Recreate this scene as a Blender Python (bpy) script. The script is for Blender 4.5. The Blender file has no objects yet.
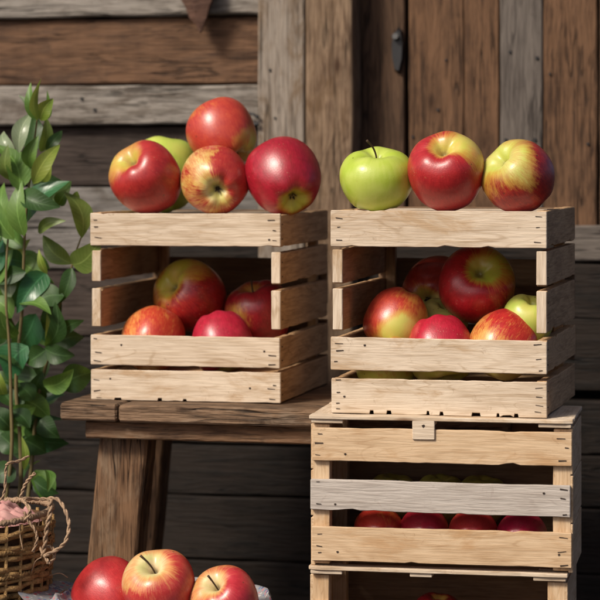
import bpy, bmesh, math, random
from mathutils import Vector, Matrix, noise
R_ = math.radians
random.seed(7)
scn = bpy.context.scene
COL = scn.collection

# ------------------------------------------------------------------ camera geometry (one measured viewpoint)
FPX, VH, TH, D0 = 2400.0, 155.0, R_(13.5), 2.88
CH = 0.68
FW = Vector((-math.sin(TH), math.cos(TH), 0)); RT = Vector((math.cos(TH), math.sin(TH), 0)); UP = Vector((0, 0, 1))
CAM = -D0*FW + UP*CH
def at(u, v, y):
    d = FW + RT*((u-300)/FPX) + UP*((VH-v)/FPX)
    return CAM + d*((y-CAM.y)/d.y)
def mpp(p):                                             # metres per photo pixel at a point
    return (p-CAM).dot(FW)/FPX
def camdir(a):                                          # (right, up, towards the lens) -> world
    return (RT*a[0] + UP*a[1] - FW*a[2]).normalized()

cam = bpy.data.cameras.new('camera'); co = bpy.data.objects.new('camera', cam); COL.objects.link(co)
co.location = CAM; co.rotation_euler = (R_(90), 0, TH)
cam.sensor_width = 36; cam.lens = FPX/600*36; cam.shift_y = -(300-VH)/600
cam.clip_end = 500
cam.dof.use_dof = True; cam.dof.focus_distance = 2.70; cam.dof.aperture_fstop = 7.5
scn.camera = co

# ------------------------------------------------------------------ helpers
def lk(o, parent=None):
    COL.objects.link(o)
    if parent: o.parent = parent
    return o
def tag(o, label=None, cat=None, group=None, kind=None):
    if label: o['label'] = label
    if cat: o['category'] = cat
    if group: o['group'] = group
    if kind: o['kind'] = kind
    return o
def empty(name, loc, rz=0, label=None, cat=None, group=None):
    o = bpy.data.objects.new(name, None); o.empty_display_size = .05
    o.location = loc; o.rotation_euler = (0, 0, rz)
    lk(o); return tag(o, label, cat, group)
def from_bm(name, bm, mats, parent=None, smooth=False):
    me = bpy.data.meshes.new(name); bm.normal_update(); bm.to_mesh(me); bm.free()
    for m in (mats if isinstance(mats, (list, tuple)) else [mats]): me.materials.append(m)
    if smooth:
        for p in me.polygons: p.use_smooth = True
    return lk(bpy.data.objects.new(name, me), parent)
def nz(x, y=0., z=0.): return noise.noise(Vector((x, y, z)))

def bm_box(bm, c, s, mi=0):
    r = bmesh.ops.create_cube(bm, size=1)
    for v in r['verts']: v.co = Vector((v.co.x*s[0]+c[0], v.co.y*s[1]+c[1], v.co.z*s[2]+c[2]))
    for f in {f for v in r['verts'] for f in v.link_faces}: f.material_index = mi
def bm_tube(bm, pts, rad, n=8, mi=0, cap=True):
    pts = [Vector(p) for p in pts]; rings = []
    ref = Vector((0.31, 0.17, 0.93))
    for i, p in enumerate(pts):
        t = (pts[min(i+1, len(pts)-1)]-pts[max(i-1, 0)]).normalized()
        a = t.cross(ref)
        if a.length < 1e-3: a = t.cross(Vector((1, 0, 0)))
        a.normalize(); b = t.cross(a)
        r = rad[i] if isinstance(rad, (list, tuple)) else rad
        rings.append([bm.verts.new(p+(a*math.cos(2*math.pi*k/n)+b*math.sin(2*math.pi*k/n))*r) for k in range(n)])
    for i in range(len(rings)-1):
        for k in range(n):
            f = bm.faces.new((rings[i][k], rings[i][(k+1) % n], rings[i+1][(k+1) % n], rings[i+1][k])); f.material_index = mi; f.smooth = True
    if cap:
        for rg in (rings[0], rings[-1]):
            try: f = bm.faces.new(rg); f.material_index = mi
            except ValueError: pass
def spline(pts, n=8):
    pts = [Vector(p) for p in pts]; out = []
    P = [pts[0]*2-pts[1]]+pts+[pts[-1]*2-pts[-2]]
    for i in range(1, len(P)-2):
        for k in range(n):
            t = k/n
            out.append(.5*((2*P[i])+(P[i+1]-P[i-1])*t+(2*P[i-1]-5*P[i]+4*P[i+1]-P[i+2])*t*t+(3*P[i]-P[i-1]-3*P[i+1]+P[i+2])*t**3))
    out.append(pts[-1]); return out

AX = {'xz': Matrix(((1, 0, 0), (0, 0, -1), (0, 1, 0))),      # length x, width z, face -y ... columns are local x,y,z
      'xy': Matrix(((1, 0, 0), (0, 1, 0), (0, 0, 1))),
      'yz': Matrix(((0, 0, 1), (1, 0, 0), (0, 1, 0))),
      'zx': Matrix(((0, 1, 0), (0, 0, 1), (1, 0, 0))),
      'zy': Matrix(((0, 0, -1), (0, 1, 0), (1, 0, 0)))}
BSEED = [0]
def board(name, L, W, T, loc, ax, mat, parent=None, rough=.0008, ch=.0007, notches=(), staples=None, seg=.02, tilt=(0, 0, 0), bow=0., chips=0.):
    """a sawn board: local x runs along the grain, y across, +z is the show face; edges wander, ends chamfered"""
    BSEED[0] += 1; s = BSEED[0]*7.31
    bm = bmesh.new()
    xs = [-L/2, -L/2+ch]; n = max(3, int(L/seg))
    xs += [-L/2+L*i/n for i in range(1, n)]+[L/2-ch, L/2]
    for a, b, h in notches: xs += [a-.0008, a, b, b+.0008]
    xs = sorted(xs); xs = [x for i, x in enumerate(xs) if i == 0 or x-xs[i-1] > 1e-5]
    rings = []
    for x in xs:
        end = (abs(abs(x)-L/2) < 1e-6)
        k = ch if end else 0
        yb = -W/2+rough*.7*nz(x*7, s)+rough*.45*nz(x*60, s, 3); yt = W/2+rough*.7*nz(x*7, s+50)+rough*.45*nz(x*60, s, 9)
        if chips:
            c = nz(x*45, s+80)
            if c > .28: yb += chips*(c-.28)*3
            c = nz(x*45, s+180)
            if c > .33: yt -= chips*(c-.33)*3
        for a, b, h in notches:
            if a-1e-6 <= x <= b+1e-6: yb += h
        zf = T/2+rough*.6*nz(x*15, s+20)+bow*(1-(2*x/L)**2); zb = -T/2+bow*(1-(2*x/L)**2)
        yb += k; yt -= k; zf -= k; zb += k
        rings.append([bm.verts.new((x, yy, zz)) for yy, zz in ((yb+ch, zb), (yt-ch, zb), (yt, zb+ch), (yt, zf-ch), (yt-ch, zf), (yb+ch, zf), (yb, zf-ch), (yb, zb+ch))])
    for i in range(len(rings)-1):
        for k in range(8):
            bm.faces.new((rings[i][k], rings[i+1][k], rings[i+1][(k+1) % 8], rings[i][(k+1) % 8]))
    bm.faces.new(rings[0]); bm.faces.new(rings[-1][::-1])
    mats = [mat]
    if staples:
        mats.append(staples[0])
        for (x, y, w, h, a) in staples[1]:
            ca, sa = math.cos(a), math.sin(a); pts = []
            for dx, dy in ((-w/2, -h/2), (w/2, -h/2*.6), (w/2, h/2*.7), (-w/2, h/2)):
                pts.append((x+dx*ca-dy*sa, y+dx*sa+dy*ca))
            zt = T/2+.0007; lo = [bm.verts.new((px, py, T/2-.002)) for px, py in pts]; hi = [bm.verts.new((px, py, zt)) for px, py in pts]
            fs = [bm.faces.new(hi)]+[bm.faces.new((lo[q], lo[(q+1) % 4], hi[(q+1) % 4], hi[q])) for q in range(4)]
            for f in fs: f.material_index = 1
    bmesh.ops.recalc_face_normals(bm, faces=bm.faces)
    o = from_bm(name, bm, mats, parent)
    m = AX[ax].to_4x4() @ Matrix.Rotation(tilt[2], 4, 'Z') @ Matrix.Rotation(tilt[1], 4, 'Y') @ Matrix.Rotation(tilt[0], 4, 'X')
    m.translation = Vector(loc); o.matrix_local = m
    return o

# ------------------------------------------------------------------ materials
class NT:
    def __init__(s, name):
        s.m = bpy.data.materials.new(name); s.m.use_nodes = True; s.t = s.m.node_tree
        s.b = s.t.nodes['Principled BSDF']
    def n(s, typ, **kw):
        nd = s.t.nodes.new(typ)
        for k, v in kw.items():
            if hasattr(nd, k) and k not in ('Scale',): setattr(nd, k, v)
            else: s.set(nd.inputs[k], v)
        return nd
    def set(s, inp, v):
        if isinstance(v, bpy.types.NodeSocket): s.t.links.new(v, inp)
        else: inp.default_value = v
    def math(s, op, a, b=None, c=None, clamp=False):
        nd = s.t.nodes.new('ShaderNodeMath'); nd.operation = op; nd.use_clamp = clamp
        for i, v in enumerate((a, b, c)):
            if v is not None: s.set(nd.inputs[i], v)
        return nd.outputs[0]
    def vmath(s, op, a, b=None, scale=None):
        nd = s.t.nodes.new('ShaderNodeVectorMath'); nd.operation = op; s.set(nd.inputs[0], a)
        if b is not None: s.set(nd.inputs[1], b)
        if scale is not None: s.set(nd.inputs['Scale'], scale)
        return nd.outputs['Value' if op in ('DOT_PRODUCT', 'LENGTH') else 'Vector']
    def noise(s, vec, scale, detail=3, rough=.5, dist=0.):
        nd = s.t.nodes.new('ShaderNodeTexNoise'); s.set(nd.inputs['Vector'], vec)
        for k, v in (('Scale', scale), ('Detail', detail), ('Roughness', rough), ('Distortion', dist)): s.set(nd.inputs[k], v)
        return nd.outputs['Fac']
    def smooth(s, v, a, b, lo=0., hi=1.):
        nd = s.t.nodes.new('ShaderNodeMapRange'); nd.interpolation_type = 'SMOOTHSTEP'
        for i, x in enumerate((v, a, b, lo, hi)): s.set(nd.inputs[i], x)
        return nd.outputs[0]
    def mix(s, f, a, b, mode='MIX'):
        nd = s.t.nodes.new('ShaderNodeMix'); nd.data_type = 'RGBA'; nd.blend_type = mode; nd.clamp_factor = True
        s.set(nd.inputs[0], f)
        for i, v in ((6, a), (7, b)):
            s.set(nd.inputs[i], v if isinstance(v, bpy.types.NodeSocket) else (*v[:3], 1))
        return nd.outputs[2]
    def bump(s, h, strength, dist=.001):
        nd = s.t.nodes.new('ShaderNodeBump'); s.set(nd.inputs['Height'], h); nd.inputs['Strength'].default_value = strength; nd.inputs['Distance'].default_value = dist
        s.set(s.b.inputs['Normal'], nd.outputs[0])
    def out(s, col, rough=.6, spec=.3):
        s.set(s.b.inputs['Base Color'], col); s.set(s.b.inputs['Roughness'], rough); s.b.inputs['Specular IOR Level'].default_value = spec
        return s.m

def wood(name, light, dark, fig=.35, fibre=.45, blotch=.4, stain=None, knots=.5, rough=.72, scale=1., bump=.5, var=.25, streak=.0, cross=0., pencil=.0, crack=.0):
    w = NT(name)
    tc = w.t.nodes.new('ShaderNodeTexCoord'); oi = w.t.nodes.new('ShaderNodeObjectInfo')
    rnd = oi.outputs['Random']
    off = w.n('ShaderNodeCombineXYZ'); w.set(off.inputs[0], w.math('MULTIPLY', rnd, 31.7)); w.set(off.inputs[1], w.math('MULTIPLY', rnd, 17.3)); w.set(off.inputs[2], w.math('MULTIPLY', rnd, 53.1))
    p = w.vmath('ADD', tc.outputs['Object'], off.outputs[0])
    p = w.vmath('SCALE', p, scale=scale)
    # knots first: they bend the grain around them
    kv = w.n('ShaderNodeTexVoronoi', Scale=1.0); w.set(kv.inputs['Vector'], w.vmath('MULTIPLY', p, (9, 22, 22)))
    sep = w.n('ShaderNodeSeparateColor'); w.set(sep.inputs[0], kv.outputs['Color'])
    keep = w.math('GREATER_THAN', sep.outputs[0], 1-.28*knots)
    kd = kv.outputs['Distance']
    kcore = w.math('MULTIPLY', w.smooth(kd, .17, .07), keep)
    khalo = w.math('MULTIPLY', w.smooth(kd, .55, .1), keep)
    fine = w.noise(w.vmath('MULTIPLY', p, (26, 420, 420)), 1, 5, .6, .2)
    mid = w.noise(w.vmath('MULTIPLY', p, (8, 70, 70)), 1, 5, .62, .7)
    lo = w.noise(w.vmath('MULTIPLY', p, (4, 16, 16)), 1, 2, .5, .6)
    fine = w.smooth(fine, .30, .70); mid = w.smooth(mid, .32, .68)
    rings = w.math('SINE', w.math('MULTIPLY', w.math('ADD', lo, w.math('MULTIPLY', khalo, .12)), 62))
    rings = w.math('MULTIPLY_ADD', rings, .5, .5)
    rings = w.math('POWER', rings, 2.2)
    bl = w.noise(p, 9, 4, .6)
    f = w.math('MULTIPLY', w.math('SUBTRACT', fine, .5), fibre*1.0)
    f = w.math('ADD', f, w.math('MULTIPLY', w.math('SUBTRACT', mid, .5), fibre*.75))
    if cross: f = w.math('MULTIPLY_ADD', w.math('SUBTRACT', w.noise(w.vmath('MULTIPLY', p, (85, 9, 9)), 1, 3, .6, .3), .5), cross, f)
    f = w.math('MULTIPLY_ADD', rings, fig, f)
    f = w.math('ADD', f, w.math('MULTIPLY', w.math('SUBTRACT', bl, .5), blotch*2))
    f = w.math('ADD', f, w.math('MULTIPLY', w.math('SUBTRACT', rnd, .5), var))
    f = w.math('ADD', f, w.math('MULTIPLY', w.smooth(w.noise(w.vmath('MULTIPLY', p, (9, 120, 120)), 1, 3, .7, .4), .55, .75), fibre*.8))
    f = w.math('ADD', f, .14, clamp=True)
    col = w.mix(f, light, dark)
    if stain:
        st = w.smooth(w.noise(w.vmath('MULTIPLY', p, (9, 22, 22)), 1, 5, .7, .5), .50, .68)
        col = w.mix(w.math('MULTIPLY', st, .9), col, stain)
    if streak:                                            # near-black weather checks along the grain
        sk = w.smooth(w.noise(w.vmath('MULTIPLY', p, (6, 160, 160)), 1, 4, .6, .4), .585, .66)
        col = w.mix(w.math('MULTIPLY', sk, streak), col, [c*.12 for c in dark])
    if pencil:                                            # thin growth-ring lines, wandering round the knots
        pl_ = w.math('ABSOLUTE', w.math('SUBTRACT', w.math('FRACT', w.math('MULTIPLY', w.math('ADD', w.noise(w.vmath('MULTIPLY', p, (3, 26, 26)), 1, 2, .5, .5), w.math('MULTIPLY', khalo, .1)), 16)), .5))
        pm = w.smooth(w.noise(w.vmath('MULTIPLY', p, (12, 40, 40)), 1, 3, .6), .40, .62)
        col = w.mix(w.math('MULTIPLY', w.math('MULTIPLY', w.smooth(pl_, .13, .02), pm), pencil), col, dark)
        sc_ = w.smooth(w.noise(w.vmath('MULTIPLY', p, (40, 40, 40)), 1, 5, .75, 1.2), .60, .70)
        col = w.mix(w.math('MULTIPLY', sc_, pencil*.8), col, [dark[0]*.7, dark[1]*.62, dark[2]*.55])
    ckh = None
    if crack:                                             # open drying cracks along the board
        cn = w.math('ABSOLUTE', w.math('SUBTRACT', w.noise(w.vmath('MULTIPLY', p, (3.2, 48, 48)), 1, 3, .55, .35), .5))
        cm = w.smooth(w.noise(w.vmath('MULTIPLY', p, (7, 25, 25)), 1, 2, .5), .46, .60)
        ckh = w.math('MULTIPLY', w.smooth(cn, .020, .004), cm)
        col = w.mix(w.math('MULTIPLY', ckh, crack), col, [c*.15 for c in dark])
    kc = [dark[0]*.55, dark[1]*.42, dark[2]*.35]
    col = w.mix(w.math('MULTIPLY', khalo, .35), col, dark)
    col = w.mix(w.math('MULTIPLY', kcore, .9), col, kc)
    h = w.math('ADD', w.math('MULTIPLY', fine, .6), w.math('MULTIPLY', mid, .8))
    if ckh is not None: h = w.math('SUBTRACT', h, w.math('MULTIPLY', ckh, 1.2))
    w.bump(h, bump, .0012)
    return w.out(col, rough, .25)

PALE = wood('pale_crate_wood', (.64, .53, .405), (.35, .24, .14), fig=.16, fibre=.42, blotch=.5, stain=(.44, .30, .175), knots=.25, rough=.7, bump=.35, var=.18, pencil=.5)
PALE_SIDE = wood('tan_crate_wood', (.52, .335, .18), (.24, .135, .062), fig=.26, fibre=.5, blotch=.45, knots=.3, rough=.65, bump=.35, var=.2, pencil=.5)
HONEY = wood('honey_crate_wood', (.62, .455, .29), (.38, .235, .12), fig=.22, fibre=.45, blotch=.45, stain=(.46, .28, .14), knots=.35, rough=.7, bump=.3, var=.15, pencil=.5)
SHADE_WOOD = wood('shaded_crate_wood', (.17, .105, .06), (.07, .038, .02), fig=.2, fibre=.5, blotch=.5, knots=.3, rough=.75, bump=.4)  # darker copy of the crate wood, standing in for shade inside the crates
GREYW = wood('whitewashed_slat_wood', (.50, .45, .40), (.30, .25, .21), fig=.08, fibre=.55, blotch=.22, knots=.15, rough=.8, bump=.5, var=.1, pencil=.35)
BENCH = wood('bench_wood', (.19, .105, .055), (.04, .019, .009), fig=.3, fibre=.75, blotch=.8, stain=(.22, .15, .095), knots=.7, rough=.6, bump=.9, var=.2, streak=.5, crack=.9, pencil=.45)
BENCH_EDGE = wood('worn_bench_wood', (.235, .148, .088), (.05, .027, .014), fig=.2, fibre=.9, blotch=.9, stain=(.26, .19, .13), knots=.5, rough=.65, bump=1.3, var=.2, streak=.8, crack=.9, pencil=.45)
W_GREY = wood('silver_grey_boards', (.30, .27, .235), (.092, .076, .060), cross=.4, fig=.16, fibre=.85, blotch=.8, stain=(.12, .095, .075), knots=.9, rough=.85, bump=1., var=.15, streak=.55, crack=.6, pencil=.35)
W_POST2 = wood('tan_post_wood', (.255, .175, .112), (.085, .05, .03), fig=.34, fibre=.7, blotch=.6, stain=(.14, .085, .045), knots=.5, rough=.85, bump=1., var=.15, streak=.6, cross=.3, crack=.6, pencil=.35)
W_POST = wood('bleached_post_wood', (.30, .255, .21), (.12, .088, .062), fig=.3, fibre=.6, blotch=.6, stain=(.17, .115, .07), knots=.5, rough=.85, bump=1., var=.15, streak=.6, crack=.6, pencil=.35)
W_BROWN = wood('brown_siding', (.165, .090, .050), (.042, .021, .012), fig=.2, fibre=.7, blotch=.9, stain=(.085, .05, .032), cross=.6, knots=.5, rough=.8, bump=.9, var=.15, streak=.5, crack=.6, pencil=.35)
W_WARM = wood('warm_plank_wood', (.150, .080, .042), (.034, .017, .009), fig=.3, fibre=.75, blotch=.8, stain=(.085, .045, .024), cross=.4, knots=.6, rough=.75, bump=.9, var=.25, streak=.5, crack=.6, pencil=.35)
W_UMBER = wood('umber_plank_wood', (.10, .057, .033), (.022, .012, .007), fig=.25, fibre=.6, blotch=.65, knots=.5, rough=.75, bump=.9, var=.2, streak=.5, crack=.6, pencil=.35)
W_SLATE = wood('slate_plank_wood', (.145, .123, .105), (.05, .040, .034), fig=.16, fibre=.6, blotch=.5, knots=.9, rough=.8, bump=.9, var=.15, streak=.4, crack=.6, pencil=.35)
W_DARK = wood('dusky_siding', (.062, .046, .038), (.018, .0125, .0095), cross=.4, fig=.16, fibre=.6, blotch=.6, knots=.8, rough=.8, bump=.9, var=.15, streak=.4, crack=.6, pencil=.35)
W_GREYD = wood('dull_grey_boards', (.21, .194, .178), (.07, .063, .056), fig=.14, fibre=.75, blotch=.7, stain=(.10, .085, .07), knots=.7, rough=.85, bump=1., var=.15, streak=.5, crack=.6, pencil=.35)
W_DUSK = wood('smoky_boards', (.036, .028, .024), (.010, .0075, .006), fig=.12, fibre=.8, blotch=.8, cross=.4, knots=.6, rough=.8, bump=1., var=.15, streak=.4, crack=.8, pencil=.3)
W_SHADE = wood('shade_dark_boards', (.0165, .0105, .0070), (.0036, .0025, .0018), fig=.1, fibre=.8, blotch=.9, cross=.4, streak=.4, knots=.3, rough=.7, bump=.8, var=.2, crack=.8, pencil=.3)  # dark boards; shade under the bench and behind the crates painted into the colour
def plain(name, c, rough=.6, spec=.3, metal=0., nscale=60, amt=.35):
    w = NT(name); tc = w.t.nodes.new('ShaderNodeTexCoord')
    k = w.noise(tc.outputs['Object'], nscale, 4, .6)
    w.b.inputs['Metallic'].default_value = metal
    w.bump(k, .25, .001)
    return w.out(w.mix(k, [x*(1-amt) for x in c], [min(1, x*(1+amt)) for x in c]), rough, spec)
STAPLE = plain('rusty_staple', (.035, .022, .015), .5, .4)
IRON = plain('black_iron', (.012, .012, .013), .45, .5)
WIRE = plain('dull_wire', (.30, .30, .31), .35, .5, 1.)
STEM = plain('apple_stem', (.055, .033, .016), .6)
CALYX = plain('apple_calyx', (.045, .032, .016), .8)
SOIL = plain('packed_earth', (.030, .023, .018), .95, .1, 0, 25)
TIPW = wood('red_brown_stake', (.12, .062, .042), (.04, .02, .014), fig=.15, fibre=.5, blotch=.5, stain=(.16, .10, .06), rough=.7, bump=.8)

# ------------------------------------------------------------------ ground
bm = bmesh.new(); bmesh.ops.create_grid(bm, x_segments=4, y_segments=4, size=150)
g = from_bm('ground', bm, SOIL); tag(g, kind='structure')

# ------------------------------------------------------------------ barn wall
YW = .46
wall = empty('barn_wall', at(300, 400, YW+.05)*Vector((1, 1, 0)) if False else (0, YW, 0),
             label='weathered barn wall of grey, brown and shade-darkened boards behind the bench and crates', cat='wall')
def wl(p): return Vector(p)-Vector((0, YW, 0))
def hboard(u0, u1, v0, v1, y, t, mat, rough=.003, tilt=0.):
    uc = max(0, min(600, (u0+u1)/2)); a = at(u0, v0, y); b = at(u1, v0, y)
    zt = at(uc, v0, y).z; zb = at(uc, v1, y).z
    return board('horizontal_board', b.x-a.x, zt-zb, t, wl(((a.x+b.x)/2, y+t/2, (zt+zb)/2)), 'xz', mat, wall, rough=rough, ch=.0025, seg=.03, tilt=(tilt, 0, 0))
def vboard(name, u0, u1, v0, v1, y, t, mat, rough=.0022):
    vc = 150; x0 = at(u0, vc, y).x; x1 = at(u1, vc, y).x; zt = at(u0, v0, y).z; zb = at(u0, v1, y).z
    return board(name, zt-zb, x1-x0, t, wl(((x0+x1)/2, y+t/2, (zt+zb)/2)), 'zx', mat, wall, rough=rough, ch=.002, seg=.04)
EL, ER = -330, 262
hboard(EL, ER, -150, -62, YW, .022, W_BROWN); hboard(EL, ER, -60, 18, YW-.012, .03, W_GREY)
hboard(EL, ER, 20, 85, YW, .022, W_BROWN); hboard(EL, ER, 86.5, 125, YW-.014, .032, W_GREY)
hboard(EL, ER, 127, 186, YW+.004, .022, W_DARK); hboard(EL, ER, 187.5, 228, YW-.004, .022, W_GREYD)
hboard(EL, 98, 229, 268, YW-.004, .022, W_GREYD); hboard(98.5, ER, 229, 268, YW-.003, .022, W_SHADE); hboard(EL, ER, 269.5, 334, YW, .022, W_DARK)  # length behind the crate coloured dark for the shade in its gap
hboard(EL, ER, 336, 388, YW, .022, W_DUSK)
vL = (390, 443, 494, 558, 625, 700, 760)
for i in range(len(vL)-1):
    hboard(EL, 700, vL[i]+1.5, vL[i+1], YW-.003*i-.002, .024, W_SHADE)  # lower rows coloured dark for the shade beneath the bench
vboard('post', 258, 304.3, -150, 392, YW-.02, .05, W_POST); vboard('post', 305.8, 352, -150, 392, YW-.024, .055, W_POST2)
YR = YW+.03
for (u0, u1, v0, v1, m, dy) in ((359, 404.6, -150, 236, W_UMBER, 0), (408.5, 463.5, -150, 236, W_WARM, .0),
        (464.3, 499, -150, 236, W_WARM, .001), (499.8, 542.3, -150, 236, W_SLATE, -.002), (543.3, 597, -150, 236, W_WARM, 0), (599, 650, -150, 236, W_UMBER, 0), (651, 700, -150, 236, W_WARM, 0), (701, 760, -150, 236, W_SLATE, 0)):
    vboard('vertical_plank', u0, u1, v0, v1, YR+dy, .02, m)
hboard(353, 562, 226, 262, YR-.022, .02, W_SHADE); hboard(562.6, 760, 226, 262, YR-.022, .02, W_SLATE)  # length behind the right crate darkened to stand in for shade in its opening
for a, b in ((263.5, 318), (319, 391)): hboard(353, 760, a, b, YR-.02, .02, W_SHADE)
a = at(-330, 300, YW+.06); b = at(760, 300, YW+.06)
bm = bmesh.new(); bm_box(bm, wl(((a.x+b.x)/2, YW+.075, .55)), (b.x-a.x+.1, .02, 1.1)); from_bm('backing_board', bm, W_SHADE, wall)
# black iron latch on the edge of the dark plank
bm = bmesh.new(); p = wl(at(397.5, 51, YR))
prof = [(-.006, .024), (.001, .034), (.007, .03), (.0105, .012), (.009, -.014), (.004, -.033), (-.003, -.03), (-.0075, -.01), (-.008, .01)]
lo = [bm.verts.new((p.x+x, p.y+.002, p.z+z)) for x, z in prof]; hi = [bm.verts.new((p.x+x*.8, p.y-.009, p.z+z*.85)) for x, z in prof]
bm.faces.new(hi); n = len(prof)
for i in range(n): bm.faces.new((lo[i], lo[(i+1) % n], hi[(i+1) % n], hi[i]))
bm_tube(bm, [p+Vector((0, -.008, .018)), p+Vector((0, -.017, .02))], .0045, 8)
bmesh.ops.recalc_face_normals(bm, faces=bm.faces); o = from_bm('latch', bm, IRON, wall); o['label'] = 'black iron latch'
# two bent nails left of the post
for (u0, v0, u1, v1) in ((247, 115, 258, 118), (251, 124, 258, 125)):
    bm = bmesh.new(); y = YW-.022
    q = [wl(at(u0, v0, y)), wl(at((u0+u1)/2, v0-1.2 if v0 < 120 else v0, y-.004)), wl(at(u1, v1, y-.004)), wl(at(u1-.3, v1-2.5, y-.003))]
    bm_tube(bm, spline(q, 4), .0019, 6); from_bm('nail', bm, IRON, wall)
# nail heads on post and planks
for (u, v, y, r) in ((262+8, 70, YW-.02, .0022), (275, 118, YW-.02, .002), (446, 60, YR, .002), (510, 52, YR-.002, .0025), (537, 58, YR-.002, .003), (506, 140, YR-.002, .0028), (535, 140, YR-.002, .003),
                     (438, 110, YR, .0025), (588, 144, YR, .0025), (550, 74, YR, .002), (82, 99, YW-.014, .003), (95, 110, YW-.014, .003), (413, 137, YR, .0025)):
    bm = bmesh.new(); p = wl(at(u, v, y)); bmesh.ops.create_cone(bm, cap_ends=True, segments=10, radius1=r, radius2=r*.7, depth=.003, matrix=Matrix.Translation(p+Vector((0, -.001, 0))) @ Matrix.Rotation(R_(90), 4, 'X'))
    from_bm('nail_head', bm, IRON, wall)

# pointed stake tip hanging over the top board
p0 = at(200.5, 33, YW-.035)
bm = bmesh.new()
prof = [(0, 0, .002), (.006, .012, .004), (.0105, .022, .006), (.015, .036, .007), (.022, .05, .008), (.024, .07, .008), (.024, .16, .008)]
rings = []
for w_, z, t in prof:
    if w_ == 0: w_ = .0008
    rings.append([bm.verts.new((sx*w_+(-.004 if sx < 0 and z > .02 else 0)-.0*z, sy*t, z)) for sx, sy in ((-1, -.3), (-.1, -1), (1, -.4), (1, .8), (-1, .8))])
for i in range(len(rings)-1):
    for k in range(5): bm.faces.new((rings[i][k], rings[i][(k+1) % 5], rings[i+1][(k+1) % 5], rings[i+1][k]))
bm.faces.new(rings[0]); bm.faces.new(rings[-1]); bmesh.ops.recalc_face_normals(bm, faces=bm.faces)
o = from_bm('hanging_stake', bm, TIPW); o.location = p0; o.rotation_euler = (0, R_(-3), 0)
tag(o, 'pointed red-brown wooden stake tip hanging down over the top grey board', 'stake')

# ------------------------------------------------------------------ crates
def staple_rows(L, W, both=True, n=3, rnd=random):
    out = []
    for sx in ((-1, 1) if both else (1,)):
        for k in range(n):
            y = (k+.5)/n*W-W/2+rnd.uniform(-.0035, .0035)
            w = rnd.uniform(.0035, .0095)
            if rnd.random() < .12: continue
            out.append((sx*(L/2-.003-w/2-rnd.uniform(0, .0045)), y, w, rnd.uniform(.0005, .0014), rnd.uniform(-.16, .16)))
        if rnd.random() < .6: out.append((sx*(L/2-rnd.uniform(.012, .04)), rnd.uniform(-.3, .3)*W, .0022, .002, .3))
    return (STAPLE, out)
TI = ((0, .161), (.185, .346), (.388, .597), (.631, .80), (.828, 1.0))
TI2 = ((0, .172), (.212, .374), (.407, .615), (.64, .808), (.822, 1.0))
def display_crate(loc, rz, W, D, H, label, seed, notches, TI=TI):
    rr = random.Random(seed)
    c = empty('apple_crate', loc, rz, label, 'crate', 'open-fronted apple crates with fruit piled on top')
    ST, FT = .0115, .005                                     # side board and front slat thickness
    for i, (a, b) in enumerate(TI):
        h = (b-a)*H; z = (a+b)/2*H
        for sx in (-1, 1):
            board('side_board', D-2*FT, h*.985, ST, (sx*(W/2-ST/2), D/2, z+rr.uniform(-.0007, .0007)), 'yz', PALE_SIDE, c, rough=.0011, seg=.012, chips=.0025, tilt=(0, 0, rr.uniform(-.006, .006)),
                  staples=(STAPLE, [(-(D/2-FT)+.006, yy*h, .003, .0012, .1) for yy in (-.25, .2)]) if sx > 0 else None)
        if i in (0, 1, 4):
            board('front_slat', W+rr.uniform(0, .002), h, FT, (rr.uniform(-.0008, .0008), FT/2-.0002, z), 'xz', PALE, c, rough=.0009, seg=.008, chips=.0022,
                  notches=notches if i == 0 else (), staples=staple_rows(W, h, n=3+(i == 0), rnd=rr), tilt=(0, 0, rr.uniform(-.003, .003)))
    # end grain of the middle side boards reads pale: thin facing strips nailed to their front ends
    for i in (2, 3):
        a, b = TI[i]; h = (b-a)*H; z = (a+b)/2*H
        for sx in (-1, 1):
            board('end_strip', h*.98, ST*.98, .003, (sx*(W/2-ST/2), FT-.0012, z), 'zx', PALE, c, rough=.0007, seg=.01,
                  staples=None)
    for sx in (-1, 1):                                       # rear corner posts
        board('corner_post', H*.99, .012, .012, (sx*(W/2-ST-.0065), D-FT-.0065, H/2), 'zx', PALE_SIDE, c, seg=.03)
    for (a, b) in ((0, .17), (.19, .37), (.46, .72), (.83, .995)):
        board('back_slat', W-.001, (b-a)*H, FT*.9, (0, D-FT/2, (a+b)/2*H), 'xz', SHADE_WOOD, c, rough=.001, seg=.02)
    # raised floor and lid slats
    for k in range(4):
        d = (D-.022)/4
        board('floor_slat', W-2*ST-.001, d-.004, .005, (0, .011+d*(k+.5), FLOORZ), 'xy', PALE_SIDE, c, seg=.03)
    for k in range(4):
        d = (D-.016)/4
        board('lid_slat', W-2*ST-.001, d-.005, .005, (0, .008+d*(k+.5), H-.0055), 'xy', PALE, c, seg=.03)
    return c
FLOORZ = .030
# left crate: front right corner and width measured on plane y=0
pr = at(280, 403.7, 0); pl = at(91.3, 400, 0); pt = at(280, 214.2, 0)
W1 = pr.x-pl.x; H1 = pt.z-pr.z; D1 = .262
BZ = pr.z
YB = 0.0
xL = (pr.x+pl.x)/2
crate_l = display_crate((xL, 0, BZ), 0, W1, D1, H1, 'open-fronted pale crate standing on the dark bench, five apples on its lid', 11,
                        [(-W1/2+.03, -W1/2+.038, .0025), (-W1/2+.085, -W1/2+.09, .0032), (-W1/2+.117, -W1/2+.121, .0026)])
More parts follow.
